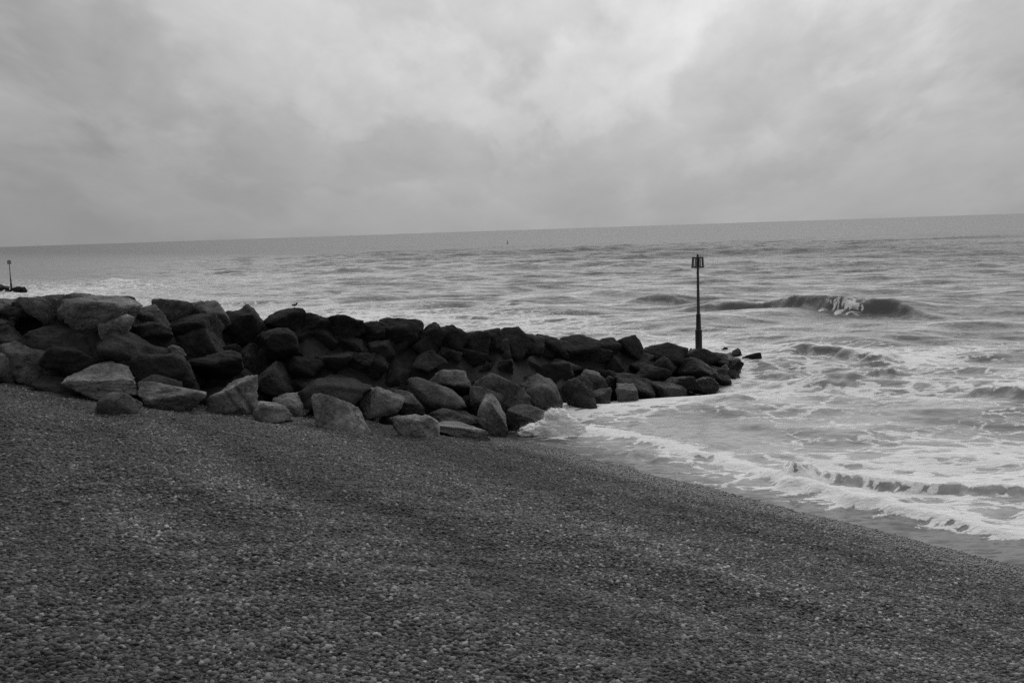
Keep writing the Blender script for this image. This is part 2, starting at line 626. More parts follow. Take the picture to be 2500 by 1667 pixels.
for i in range(14):
    lam = math.exp(r_.uniform(math.log(14), math.log(60)))
    th = math.radians(r_.normal(-97, 10))
    k = 2 * math.pi / lam * np.array([math.cos(th), math.sin(th)])
    att = np.clip((lam / (cell * 4.0)) - 0.6, 0, 1)
    ph = P @ k + r_.uniform(0, 6.28) + 1.5 * np.sin(P[:, 0] / 37.0 + i)
    z += att * np.clip((-s_ - 25) / 60, 0, 1) * 0.0032 * lam ** 0.9 * (np.sin(ph) - 0.35 * np.cos(2 * ph))
foam = np.zeros(len(P))
lowf = Waves(31, 22, 2.0, 14.0)(P)
midf = Waves(33, 26, 0.7, 3.0)(P)
fine = Waves(35, 30, 0.35, 1.1)(P)
# churned water inside the breaker line
off = -s_
foam += 0.22 * np.clip(off / 1.0, 0, 1) * np.clip((34 - off) / 22, 0, 1)
foam += 0.13 * np.clip((60 - off) / 30, 0, 1) * np.clip(off / 1.0, 0, 1)


def blob(px, py, rx, ry, strength):
    global foam
    c = on_plane(px, py)
    d = np.linalg.norm(c - CAM)
    wx = rx * d / FPX
    wy = ry * d * d / (FPX * H)
    q = ((P[:, 0] - c[0]) / wx) ** 2 + ((P[:, 1] - c[1]) / wy) ** 2
    foam += 0.62 * strength * np.exp(-q)


for bl in ((400, 690, 300, 12, .25), (640, 676, 170, 6, .25), (180, 712, 150, 8, .2), (900, 770, 140, 18, .5), (1330, 790, 140, 25, .45),
           (1150, 770, 160, 15, .25), (1480, 1005, 130, 14, .55), (1650, 982, 120, 12, .5), (1800, 925, 70, 18, .4),
           (1900, 950, 120, 14, .3), (1560, 850, 120, 14, .3), (1720, 835, 70, 10, .45), (2100, 850, 350, 18, .3), (2350, 900, 260, 45, .3), (2300, 1060, 260, 50, .2),
           (2150, 1120, 200, 22, .25), (1760, 1040, 210, 26, -.3), (2260, 1010, 110, 18, -.25), (2000, 930, 200, 20, -.2),
           (1950, 640, 900, 40, -.25), (1410, 1060, 90, 10, 1.0), (1790, 912, 60, 12, .6), (1700, 962, 90, 9, .6), (1560, 990, 90, 9, .5), (1750, 845, 60, 9, .5)):
    blob(*bl)


def wave(pts, hgt, front, back, foam_front=0.0, foam_top=0.0, foam_back=0.0, jag=0.15, ends=0.15, fspan=None, dip=0.0):
    """a wave along a line on the water: steep towards the beach, long behind"""
    global z, foam
    L = polyline_px(pts)
    sd, dd, par = polyline_dist(P, L)
    ok = dd < 8 * max(front, back)
    sd = sd + jag * (0.55 * lowf + 0.35 * midf + 0.35 * fine) * max(front, 0.4)
    taper = np.clip(np.minimum(par, 1 - par) / ends, 0, 1)
    taper = taper * taper * (3 - 2 * taper)
    prof = np.where(sd < 0, np.exp(-(sd / front) ** 2), np.exp(-(sd / back) ** 2))
    amp = hgt * taper * (1 + jag * 0.5 * lowf)
    z = z + np.where(ok, amp * prof, 0)
    if dip:
        z = z - np.where(ok, dip * taper * np.exp(-((sd + 2.2 * front) / (1.3 * front)) ** 2), 0)
    ft = taper
    if fspan is not None:
        cen, hw = (fspan[0] + fspan[1]) / 2, (fspan[1] - fspan[0]) / 2
        ft = np.clip(1 - np.abs(par - cen - 0.25 * hw * np.clip(sd, -2, 2)) / hw, 0, 1) 
        z = z + np.where(ok, 0.10 * ft * prof * (midf + fine), 0)
    g = foam_front * np.exp(-((sd + front) / (0.8 * front)) ** 2) + foam_top * np.exp(-(sd / (0.5 * (front + back))) ** 2) * (sd > -0.35 * front) \
        + foam_back * np.exp(-((sd - back) / back) ** 2)
    foam = foam + np.where(ok, g * ft, 0)


# the breaker beyond the groyne head
wave(((1640, 762), (1760, 752), (1880, 751), (1980, 757), (2080, 764), (2180, 760), (2260, 768), (2330, 774)), 0.66, 0.5, 3.0, foam_front=-0.8, foam_top=-0.6, jag=0.10, ends=0.2, dip=0.12)
wave(((1640, 762), (1760, 752), (1880, 751), (1980, 757), (2080, 764), (2180, 760), (2260, 768), (2330, 774)), 0.10, 0.5, 1.2, foam_front=1.35, foam_top=1.6, jag=0.7, ends=0.2, fspan=(0.53, 0.74))
# lesser swells
wave(((1480, 740), (1600, 738), (1720, 738)), 0.35, 0.9, 2.5, foam_front=-0.2, jag=0.3, ends=0.4)
wave(((760, 668), (860, 664), (960, 662)), 0.6, 1.6, 4.0, foam_front=-0.2, jag=0.3, ends=0.4)
wave(((1400, 652), (1550, 650), (1700, 652)), 0.45, 1.8, 5.0, jag=0.3, ends=0.4)
wave(((1880, 652), (2060, 648), (2200, 652)), 0.4, 1.8, 5.0, jag=0.3, ends=0.4)
wave(((210, 692), (280, 688), (350, 688)), 0.5, 1.2, 2.0, foam_top=0.6, foam_front=0.3, jag=0.4, ends=0.4)
wave(((1120, 752), (1230, 748), (1330, 752)), 0.3, 0.8, 2.5, foam_front=-0.3, jag=0.4, ends=0.4)
wave(((700, 724), (820, 722), (900, 728)), 0.3, 0.8, 2.5, foam_front=-0.3, jag=0.4, ends=0.4)
wave(((1600, 806), (1700, 800), (1790, 802)), 0.25, 0.6, 2.0, foam_front=-0.2, jag=0.3, ends=0.4)
wave(((1870, 872), (1960, 866), (2050, 868), (2130, 886), (2200, 900)), 0.36, 0.5, 1.6, foam_front=-0.55, foam_top=-0.1, foam_back=0.4, jag=0.8, ends=0.25)
wave(((1840, 900), (1900, 905), (1960, 912)), 0.25, 0.4, 1.0, foam_front=-0.4, jag=0.8, ends=0.3)
wave(((2080, 918), (2180, 926), (2260, 916)), 0.3, 0.45, 1.2, foam_front=-0.3, jag=0.8, ends=0.3)
wave(((2350, 955), (2430, 968), (2560, 985)), 0.27, 0.45, 1.5, foam_front=-0.5, foam_back=0.3, jag=0.8, ends=0.3)
wave(((1960, 948), (2040, 936), (2130, 930)), 0.25, 0.5, 1.4, foam_front=-0.3, jag=0.6, ends=0.4)
wave(((1740, 1010), (1800, 998), (1860, 992)), 0.16, 0.4, 1.2, foam_front=-0.2, jag=0.5, ends=0.4)
# shore break: the dark front behind, then the white bore running up the shingle
wave(((2030, 1140), (2090, 1168), (2160, 1186), (2260, 1196), (2360, 1204), (2450, 1208), (2560, 1225)), 0.15, 0.15, 0.9, foam_front=-0.75, foam_back=0.45, foam_top=0.0, jag=0.75, ends=0.12)
wave(((1900, 1135), (1960, 1150), (2020, 1160)), 0.22, 0.2, 0.5, foam_front=-0.6, jag=0.9, ends=0.3)
wave(((1360, 1046), (1480, 1066), (1630, 1098), (1760, 1126), (1890, 1158), (2050, 1212), (2210, 1252), (2370, 1294), (2480, 1326), (2700, 1390)), 0.13, 0.22, 0.62, foam_front=0.28, foam_top=1.0, foam_back=0.05, jag=0.6, ends=0.05)
wave(((1370, 1062), (1470, 1092), (1580, 1118), (1660, 1140)), 0.14, 0.18, 0.5, foam_front=-0.3, foam_top=0.1, jag=0.9, ends=0.3)
foam += 0.10 * lowf * np.clip((80 - dist) / 30, 0, 1)
foam -= 0.10 * np.clip((off + 0.3) / 0.8, 0, 1) * np.clip((1.5 - off) / 0.5, 0, 1)
# thin swash rides on the shingle
z += 0.03 * midf * np.clip((6 + s_) / 6, 0, 1) * 0.6
z += 0.034 * Waves(41, 16, 1.6, 7.0)(P) * np.clip((2.5 + s_) / 2.0, 0, 1)
foam = np.clip(foam, 0, 1.05) * np.clip((260 - dist) / 100, 0, 1)
silt = np.clip((30 - off) / 30, 0, 1) * 0.8 * np.clip((off - 0.2) / 2.2, 0, 1) - 0.45 * np.clip((2.0 - off) / 1.5, 0, 1) + 0.25 * np.clip((160 - off) / 140, 0, 1)
faces = grid_faces(len(xs), len(ys))
bz = beach_z(X, Y).ravel()
keep = (bz[faces] - z[faces]).min(axis=1) < 0.35
faces = faces[keep]
used = np.unique(faces)
remap = np.full(len(P), -1)
remap[used] = np.arange(len(used))
me = mesh_from("sea", np.stack([P[used, 0], P[used, 1], z[used]], 1), remap[faces])
add_attr(me, "foam", foam[used])
add_attr(me, "silt", silt[used])
add_attr(me, "ruffle", (np.clip((off - 20) / 130, 0, 1) ** 0.6)[used])
if me.polygons[0].normal.z < 0:
    me.flip_normals()
sea = new_obj("sea", me, mat=M_SEA, kind="structure", label="grey choppy sea with foam reaching to the horizon")

# ------------------------------------------------------------------ boulders
def ico(sub):
    bm = bmesh.new()
    bmesh.ops.create_icosphere(bm, subdivisions=sub, radius=1.0)
    bm.verts.ensure_lookup_table()
    v = np.array([q.co[:] for q in bm.verts])
    f = np.array([[l.index for l in q.verts] for q in bm.faces])
    bm.free()
    return v, f


ICO = {k: ico(k) for k in (1, 2, 3, 4, 5)}


def rock_mesh(seed, dims, sub=4, sharp=30, cuts=7, rough=0.055, tw=None):
    r = np.random.default_rng(seed)
    v, f = ICO[sub]
    n = r.normal(size=(cuts, 3))
    n /= np.linalg.norm(n, axis=1)[:, None]
    # box-like main faces plus random cuts
    ax = np.eye(3)
    q_, _ = np.linalg.qr(r.normal(size=(3, 3)))
    tw = r.uniform(0.15, 1.0) if tw is None else tw
    ax = np.concatenate([ax, -ax]) * (1 - tw) + np.concatenate([q_, -q_]) * tw + r.normal(scale=0.25, size=(6, 3))
    ax /= np.linalg.norm(ax, axis=1)[:, None]
    n = np.concatenate([ax, n])
    hgt = np.concatenate([r.uniform(0.60, 0.95, 6), r.uniform(0.58, 1.05, cuts)])
    c = np.clip(v @ n.T, 0, None) / hgt
    rad = ((c ** sharp).sum(1)) ** (-1.0 / sharp)
    p = v * rad[:, None]
    lo = Waves(seed * 3 + 1, 14, 0.5, 2.0, 3)(p)
    hi = Waves(seed * 3 + 2, 30, 0.10, 0.45, 3)(p)
    # broken ledges: the rock steps in across a few planes
    led = np.zeros(len(p))
    for q in range(5):
        nn = r.normal(size=3)
        nn /= np.linalg.norm(nn)
        led += np.tanh((p @ nn - r.uniform(-0.55, 0.55) + 0.05 * lo + 0.02 * hi) * 30) * r.uniform(0.008, 0.040) * r.choice((-1, 1))
    p = p * (1 + rough * 0.55 * lo + rough * 0.40 * hi + led)[:, None]
    ext = (p.max(0) - p.min(0))
    p = (p - (p.max(0) + p.min(0)) / 2) / ext * np.array(dims)
    return mesh_from("boulder", p, f)


def cam_frame(p):
    """yaw frame facing the camera, for sizing from the picture"""
    v = p - CAM
    yaw = math.atan2(v[0], v[1])
    return -yaw


TONE = {0: 0.024, 1: 0.045, 2: 0.12, 3: 0.21, 4: 0.26}  # stone colours; shade is put into the dark ones, light into the pale ones
# near foot of the groyne and the line of its crest (pixels of the photograph)
foot_px = [(-330, 918), (-150, 928), (0, 940), (170, 966), (330, 996), (520, 1004), (720, 1012), (900, 1032), (1080, 1054), (1280, 1062), (1400, 1030),
           (1500, 992), (1610, 970), (1740, 948), (1795, 912), (1812, 892)]
cxs = [-600, -300, -100, 100, 250, 330, 420, 650, 800, 1000, 1180, 1350, 1450, 1560, 1660, 1720, 1800, 2000]
cys = [735, 738, 742, 740, 742, 760, 765, 778, 795, 812, 826, 838, 852, 848, 866, 872, 886, 900]
foot = np.array([on_beach(*p) for p in foot_px])
GP = np.array([-0.62, 0.78])              # across the groyne, away from the camera
crest, back = [], []
for i, f_ in enumerate(foot):
    wdt = 4.2 if i < len(foot) - 4 else (3.6, 3.0, 1.8, 1.0)[i - (len(foot) - 4)]
    c = f_[:2] + GP * wdt
    zc = 2.0
    for it in range(30):
        px, py, dpt = project((c[0], c[1], zc))
        zc += (py - np.interp(px, cxs, cys)) * dpt / FPX * 0.9
    crest.append((c[0], c[1], zc))
    b_ = c + GP * (wdt * 1.15)
    back.append((b_[0], b_[1], max(float(beach_z(*b_)), -0.6)))
crest = np.array(crest)
back = np.array(back)
tmid = (foot + crest) / 2 + np.array([0, 0, 0.12])
rows = [foot - np.array([0, 0, 0.3]), foot, tmid, crest, (crest + back) / 2 + np.array([0, 0, 0.1]), back - np.array([0, 0, 0.3])]
GV = np.concatenate(rows)
nf = len(foot)
GF = []
for r0 in range(len(rows) - 1):
    for i in range(nf - 1):
        GF.append((r0 * nf + i, r0 * nf + i + 1, (r0 + 1) * nf + i + 1, (r0 + 1) * nf + i))
bvh = BVHTree.FromPolygons([Vector(q) for q in GV], [tuple(q) for q in GF])


def on_mound(px, py):
    for k in range(60):
        d = ray(px, py + 2 * k)
        hit = bvh.ray_cast(Vector(CAM), Vector(d))
        if hit[0] is not None:
            p = np.array(hit[0])
            dpt = (p - CAM) @ fwd
            p = p + UP * (2 * k * dpt / FPX)
            return p
    return on_beach(px, py)


groyne = new_obj("rock_groyne", None, label="long groyne of piled dark boulders running from shingle beach into the sea", cat="groyne")
gx = foot[7]
groyne.location = Vector((gx[0], gx[1], 0))
G0 = np.array(groyne.location)


def put_rock(name, me, p, yaw, roll, tone, parent=None, pitch=0.0):
    o = new_obj(name, me, mat=M_ROCK)
    o.rotation_euler = (pitch, roll, yaw)
    if parent is not None:
        o.parent = parent
        p = p - np.array(parent.location)
    o.location = p
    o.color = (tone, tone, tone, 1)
    return o


# rubble core under the armour stones
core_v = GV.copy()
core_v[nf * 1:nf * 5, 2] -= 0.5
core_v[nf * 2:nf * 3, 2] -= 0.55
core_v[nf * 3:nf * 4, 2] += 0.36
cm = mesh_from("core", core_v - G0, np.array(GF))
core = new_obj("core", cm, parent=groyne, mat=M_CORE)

# (cx, cy, width, height, tilt, tone) of every armour stone that can be told apart
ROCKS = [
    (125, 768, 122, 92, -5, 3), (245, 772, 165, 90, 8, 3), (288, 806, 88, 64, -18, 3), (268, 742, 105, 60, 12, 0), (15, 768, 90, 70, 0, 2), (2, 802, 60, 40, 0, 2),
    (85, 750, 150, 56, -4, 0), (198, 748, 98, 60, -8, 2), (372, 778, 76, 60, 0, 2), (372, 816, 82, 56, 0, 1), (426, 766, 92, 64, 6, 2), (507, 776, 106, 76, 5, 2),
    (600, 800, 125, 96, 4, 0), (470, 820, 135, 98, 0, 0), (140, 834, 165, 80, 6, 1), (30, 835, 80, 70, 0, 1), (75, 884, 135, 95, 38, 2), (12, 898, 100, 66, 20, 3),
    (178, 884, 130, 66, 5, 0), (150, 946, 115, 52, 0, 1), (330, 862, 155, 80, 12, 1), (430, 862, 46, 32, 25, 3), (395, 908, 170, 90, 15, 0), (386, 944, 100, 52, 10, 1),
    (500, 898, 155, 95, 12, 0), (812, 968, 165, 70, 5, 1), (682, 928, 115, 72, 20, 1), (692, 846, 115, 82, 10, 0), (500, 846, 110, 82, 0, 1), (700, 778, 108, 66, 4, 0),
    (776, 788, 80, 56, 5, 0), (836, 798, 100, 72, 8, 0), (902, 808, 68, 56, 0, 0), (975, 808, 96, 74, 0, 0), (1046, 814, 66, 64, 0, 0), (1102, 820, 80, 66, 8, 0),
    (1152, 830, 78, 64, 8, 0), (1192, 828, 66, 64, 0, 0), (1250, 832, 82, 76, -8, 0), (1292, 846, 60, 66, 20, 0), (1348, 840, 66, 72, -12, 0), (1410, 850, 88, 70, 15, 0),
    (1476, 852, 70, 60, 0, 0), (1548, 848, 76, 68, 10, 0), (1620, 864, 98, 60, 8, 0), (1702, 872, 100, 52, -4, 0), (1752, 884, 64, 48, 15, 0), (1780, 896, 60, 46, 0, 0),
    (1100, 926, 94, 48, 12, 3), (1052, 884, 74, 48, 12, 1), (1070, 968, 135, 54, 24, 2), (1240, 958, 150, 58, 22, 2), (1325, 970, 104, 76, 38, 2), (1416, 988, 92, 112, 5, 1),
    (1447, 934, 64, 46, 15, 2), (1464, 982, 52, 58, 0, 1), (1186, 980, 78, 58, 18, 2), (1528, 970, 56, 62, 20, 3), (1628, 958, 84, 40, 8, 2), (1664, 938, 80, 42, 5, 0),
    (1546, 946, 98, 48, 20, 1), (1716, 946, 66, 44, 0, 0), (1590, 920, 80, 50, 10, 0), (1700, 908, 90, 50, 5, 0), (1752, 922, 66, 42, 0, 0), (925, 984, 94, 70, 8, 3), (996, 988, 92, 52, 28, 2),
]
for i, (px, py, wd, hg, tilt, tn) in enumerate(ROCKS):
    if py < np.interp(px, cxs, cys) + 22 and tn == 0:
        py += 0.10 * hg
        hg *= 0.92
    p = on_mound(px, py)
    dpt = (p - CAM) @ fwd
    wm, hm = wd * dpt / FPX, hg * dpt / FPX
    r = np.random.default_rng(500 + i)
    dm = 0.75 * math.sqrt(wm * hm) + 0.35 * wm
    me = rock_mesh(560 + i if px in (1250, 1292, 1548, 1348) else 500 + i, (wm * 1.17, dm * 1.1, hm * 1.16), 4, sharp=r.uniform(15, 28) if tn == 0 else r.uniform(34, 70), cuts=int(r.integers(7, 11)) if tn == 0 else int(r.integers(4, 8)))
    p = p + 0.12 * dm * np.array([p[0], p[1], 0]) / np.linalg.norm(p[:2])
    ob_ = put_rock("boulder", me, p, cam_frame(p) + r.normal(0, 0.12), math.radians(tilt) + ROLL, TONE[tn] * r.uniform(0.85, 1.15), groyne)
    if (px, wd) == (700, 108):
        PERCH = ob_

FOOTROCKS = [
    (248, 924, 176, 70, 6, 3, "broad pale boulder with flat sloping top and dark undercut front"),
    (292, 984, 104, 56, 10, 2, "small rounded boulder half buried in shingle below the broad pale boulder"),
    (416, 974, 160, 66, 10, 3, "low long pale slab boulder lying on dark shaded underside"),
    (568, 970, 126, 88, -4, 3, "blocky pale boulder with two dark slanting grooves in its face"),
    (668, 1008, 96, 46, 14, 3, "low boulder sunk in shingle beside the grooved blocky boulder"),
    (715, 980, 92, 62, 33, 4, "pale diamond shaped boulder tipped on its corner"),
    (835, 1012, 152, 80, 4, 4, "wide pale hump shaped boulder resting on the shingle"),
    (1010, 1038, 144, 58, 10, 4, "low pale wedge shaped boulder at the shingle edge"),
    (1112, 1020, 134, 46, 2, 2, "dark flat boulder with a pale level top edge"),
    (1203, 1020, 66, 100, -32, 4, "pale narrow slab standing on end and leaning"),
    (1140, 1052, 178, 34, 9, 4, "thin pale flat slab lying almost flush with the shingle"),
    (1298, 1024, 140, 62, 24, 2, "smooth tilted slab with splash of foam at its lower end"),
]

# fill the rest of the near slope, then the seaward back of the groyne
centers = [(a_, b_, max(c_, d_), e_) for a_, b_, c_, d_, _, e_ in ROCKS] + [(q[0], q[1], q[2], 3) for q in FOOTROCKS]
FILL = []
k = 0
for i in range(nf - 1):
    L = np.linalg.norm(foot[i + 1] - foot[i])
    nseg = max(1, int(round(L / 0.92)))
    for j in range(nseg):
        for q, vq in enumerate((0.12, 0.38, 0.64, 0.88)):
            u_ = (j + 0.5 + random.uniform(-.3, .3) + 0.5 * (q % 2)) / nseg
            vv = vq + random.uniform(-.07, .07)
            f_ = foot[i] + (foot[i + 1] - foot[i]) * u_
            c_ = crest[i] + (crest[i + 1] - crest[i]) * u_
            p = f_ + (c_ - f_) * vv
            px, py, dpt = project(p)
            if any(abs(px - a_) < 0.11 * w_ + 4 and abs(py - b_) < 0.09 * w_ + 4 for a_, b_, w_, _ in centers):
                continue
            if any(t_ >= 2 and abs(px - a_) < 0.75 * w_ and abs(py - b_) < 0.6 * w_ for a_, b_, w_, t_ in centers):
                p = p + np.array([GP[0] * .4, GP[1] * .4, -0.20])
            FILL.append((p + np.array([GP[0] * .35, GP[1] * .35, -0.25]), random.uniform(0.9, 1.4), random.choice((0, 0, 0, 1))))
    for j in range(0, nseg, 2):
        for q, vq in enumerate((0.12, 0.5)):
            u_ = (j + 0.5 + random.uniform(-.3, .3) + 0.5 * (q % 2)) / nseg
            p = crest[i] + (crest[i + 1] - crest[i]) * u_
            b_ = back[i] + (back[i + 1] - back[i]) * u_
            p = p + (b_ - p) * vq
            FILL.append((p + np.array([0, 0, -0.45 - (0.2 if q == 0 else 0)]), random.uniform(1.5, 2.0), 0))
protos = [rock_mesh(900 + i, (1.25, 1.0, 0.85), 4, sharp=44) for i in range(16)]
for q in protos:
    q.materials.append(M_ROCK)
for i, (p, sz, tn) in enumerate(FILL):
    o = bpy.data.objects.new("boulder", protos[i % len(protos)])
    COL.objects.link(o)
    o.parent = groyne
    o.location = p - G0
    o.rotation_euler = (random.uniform(-.4, .4), random.uniform(-.4, .4), random.uniform(0, 6.28))
    o.scale = (sz * random.uniform(.85, 1.15), sz * random.uniform(.85, 1.15), sz * random.uniform(.85, 1.15))
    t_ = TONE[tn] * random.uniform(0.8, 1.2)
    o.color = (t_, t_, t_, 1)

# boulders lying on the shingle at the foot of the groyne: things of their own
for i, (px, py, wd, hg, tilt, tn, lab) in enumerate(FOOTROCKS):
    b0 = on_beach(px, py + hg * 0.44)
    dpt = min((b0 - CAM) @ fwd, (on_mound(px, py) - CAM) @ fwd - (0.75 if i == 5 else 0.25))
    wm, hm = wd * dpt / FPX, hg * dpt / FPX
    r = np.random.default_rng(700 + i)
    dm = 0.65 * math.sqrt(wm * hm) + 0.3 * wm
    me = rock_mesh({3: 741, 9: 742, 0: 747}.get(i, 700 + i), (wm * 1.03, dm, hm * 1.22), 5 if wd > 120 else 4, sharp=r.uniform(36, 64), rough=0.045, tw={0: 0.6, 2: 0.1, 3: 0.0, 5: 0.0, 8: 0.05, 9: 0.0, 10: 0.1, 11: 0.1}.get(i))
    if i == 3:                              # two slanting grooves down its face
        co = np.array([q.co[:] for q in me.vertices])
        ln = co[:, 0] * math.cos(0.5) + co[:, 2] * math.sin(0.5)
        gv = 0.10 * np.exp(-((ln + 0.02) / 0.045) ** 2) + 0.09 * np.exp(-((ln - 0.26) / 0.05) ** 2)
        co[:, 1] += gv * np.clip(-co[:, 1] / (0.35 * dm), 0, 1)
        me.vertices.foreach_set("co", co.astype(np.float32).ravel())
        me.update()
    p = CAM + ray(px, py) * (dpt / (ray(px, py) @ fwd))
    p = p + 0.12 * dm * np.array([p[0], p[1], 0]) / np.linalg.norm(p[:2]) - np.array([0, 0, 0.06])
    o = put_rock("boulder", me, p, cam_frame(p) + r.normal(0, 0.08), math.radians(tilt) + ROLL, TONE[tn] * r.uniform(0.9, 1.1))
    o["label"] = lab
    o["category"] = "boulder"
    o["group"] = "boulders along the foot of the groyne"

# outlying rocks awash off the head of the groyne
for i, (px, py, wd, hg, lab) in enumerate(((1797, 868, 38, 30, "dark rounded rock awash between the groyne head and the outermost rock"),
                                           (1838, 874, 54, 30, "dark pointed outermost rock awash beyond the groyne head"),
                                           (1766, 858, 26, 20, "small dark rock awash right beside the beacon foot"))):
    b0 = on_plane(px, py + hg * 0.4)
    dpt = (b0 - CAM) @ fwd
    wm, hm = wd * dpt / FPX, hg * dpt / FPX
    me = rock_mesh(760 + i, (wm, 0.8 * wm, hm * 1.7), 4, sharp=15)
    p = b0 + np.array([0, 0.35 * wm, 0.05])
    o = put_rock("boulder", me, p, cam_frame(p), 0.1 * i, 0.035)
    o["label"] = lab
    o["category"] = "boulder"
    o["group"] = "rocks awash off the groyne head"


# ------------------------------------------------------------------ beacons
def lathe(profile, seg=20):
    v, f = [], []
    for r0, z0 in profile:
        for k_ in range(seg):
            a_ = 2 * math.pi * k_ / seg
            v.append((r0 * math.cos(a_), r0 * math.sin(a_), z0))
    for i_ in range(len(profile) - 1):
        for k_ in range(seg):
            k2 = (k_ + 1) % seg
            f.append((i_ * seg + k_, i_ * seg + k2, (i_ + 1) * seg + k2, (i_ + 1) * seg + k_))
    return np.array(v), np.array(f)


def lathe_mesh(name, profile, seg=20):
    v, f = lathe(profile, seg)
    me_ = mesh_from(name, v, f)
    return me_


def ring_mesh(name, rad, thick, height, z0, seg=28):
    return lathe_mesh(name, [(rad - thick, z0), (rad, z0), (rad, z0 + height), (rad - thick, z0 + height), (rad - thick, z0)], seg)


def make_beacon(loc, total, label):
    root = new_obj("beacon", None, label=label, cat="beacon", group="basket topped groyne beacons")
    root.location = Vector(loc)
    u = total / 4.3
    z1, z2, z3, zb, zt = 0.92 * u, 1.62 * u, 3.62 * u, 3.66 * u, 4.12 * u
    r1, r2, r3 = 0.15, 0.11, 0.074
    new_obj("footing", lathe_mesh("footing", [(0.001, -0.5), (0.5, -0.5), (0.42, -0.02), (0.24, 0.08), (0.001, 0.10)]), root, M_CONCRETE)
    new_obj("lower_sleeve", lathe_mesh("lower_sleeve", [(r1 + .012, 0.0), (r1, 0.06), (r1, z1 - .04), (r1 + .012, z1 - .03), (r1 + .012, z1), (r2 - .01, z1 + .02)]), root, M_STEEL)
    new_obj("middle_sleeve", lathe_mesh("middle_sleeve", [(r2 + .005, z1), (r2 - .012, z2 - .03), (r2 + .004, z2 - .025), (r2 + .004, z2), (r3 - .01, z2 + .015)]), root, M_STEEL)
    new_obj("pole", lathe_mesh("pole", [(r3, z2 - .1), (r3 - .006, z2 + .3), (r3 - .025, zb), (r3 - .03, zt + .06), (r3 - .032, zt + .13), (0.001, zt + .14)]), root, M_STEEL)
    basket = new_obj("basket", ring_mesh("basket", 0.26, 0.035, 0.05, zb), root, M_CAGE)
    new_obj("top_ring", ring_mesh("top_ring", 0.225, 0.03, 0.04, zt - .04), basket, M_CAGE)
    for k_ in range(4):
        a_ = math.pi / 4 * k_ + 0.2
        for zz, rr in ((zb + .012, 0.25), (zt - .03, 0.215)):
            bm = bmesh.new()
            bmesh.ops.create_cube(bm, size=1.0, matrix=Matrix.Translation((0, 0, zz)) @ Matrix.Rotation(a_, 4, "Z") @ Matrix.Diagonal((rr * 1.95, 0.022, 0.02, 1)))
            me_ = bpy.data.meshes.new("spoke")
            bm.to_mesh(me_)
            bm.free()
            new_obj("spoke", me_, basket, M_CAGE)
    n_sl = 10
    for k_ in range(n_sl):
        a_ = 2 * math.pi * (k_ + 0.5) / n_sl
        ca, sa = math.cos(a_), math.sin(a_)
        tx, ty = -sa * 0.026, ca * 0.026
        vs = []
        for rr, zz in ((0.268, zb - .01), (0.232, zt + .012)):
            for dr in (0.0, 0.012):
                for sg in (-1, 1):
                    vs.append((ca * (rr + dr) + sg * tx, sa * (rr + dr) + sg * ty, zz))
        fs = [(0, 1, 5, 4), (2, 3, 7, 6), (0, 2, 6, 4), (1, 3, 7, 5), (0, 1, 3, 2), (4, 5, 7, 6)]
        sm = mesh_from("slat", np.array(vs), np.array(fs), smooth=False)
        new_obj("slat", sm, basket, M_CAGE)
    return root


pb = on_mound(1705, 862)
pt = project(pb)[2]
bx, by, bd = project(pb)
base = CAM + ray(1706, 850) * ((pt) / (ray(1706, 850) @ fwd))
tot = (850 - 613) * pt / FPX
make_beacon(base - np.array([0, 0, 0.10]), tot, "dark steel beacon pole with slatted basket top standing on the near groyne head")

# far groyne with its own beacon
q0 = on_plane(60, 713)
qb = on_plane(27, 709)
fg = new_obj("rock_groyne", None, label="distant low dark groyne with its own thin beacon far along the shore", cat="groyne")
fg.location = Vector((q0[0], q0[1], 0))
for i, (px, py, wd, hg) in enumerate(((52, 708, 28, 14), (38, 706, 22, 12), (60, 711, 14, 8), (46, 710, 24, 12), (12, 703, 22, 12), (0, 702, 22, 15), (-18, 700, 28, 18), (-45, 697, 34, 22),
                                      (-80, 694, 40, 24), (-115, 690, 40, 26), (18, 711, 20, 8), (-5, 711, 26, 8), (-60, 705, 36, 20), (-100, 700, 40, 24))):
    d_ = ray(px, py)
    dpt = (q0 - CAM) @ fwd
    p = CAM + d_ * (dpt / (d_ @ fwd))
    wm, hm = wd * dpt / FPX, hg * dpt / FPX
    me = rock_mesh(800 + i, (wm * 1.1, 1.3, hm * 1.15), 3)
    put_rock("boulder", me, p, 0.2 * i, 0.0, 0.035, fg)
d_ = ray(28, 706)
p = CAM + d_ * (((qb - CAM) @ fwd) / (d_ @ fwd))
make_beacon(p - np.array([0, 0, 0.15]), 4.6, "thin dark beacon pole on the distant groyne")

# ------------------------------------------------------------------ buoy on the horizon water
c = on_plane(1239, 595)
buoy = new_obj("buoy", lathe_mesh("buoy", [(0.001, -0.5), (0.9, -0.4), (0.95, 0.25), (0.6, 0.45), (0.28, 0.7), (0.12, 2.0), (0.12, 2.2), (0.001, 2.25)], 16), mat=M_BUOY,
               label="tiny dark buoy floating far out on the open sea", cat="buoy")
buoy.location = Vector((c[0], c[1], 0.0))
buoy.scale = (0.6, 0.6, 0.6)
top = new_obj("topmark", lathe_mesh("topmark", [(0.001, 2.15), (0.28, 2.2), (0.28, 2.7), (0.001, 2.75)], 12), buoy, M_BUOY)

# ------------------------------------------------------------------ small bird on the crest
def top_of(o):
    bpy.context.view_layer.update()
    co = [o.matrix_world @ q.co for q in o.data.vertices]
    return np.array(max(co, key=lambda q: q.z))


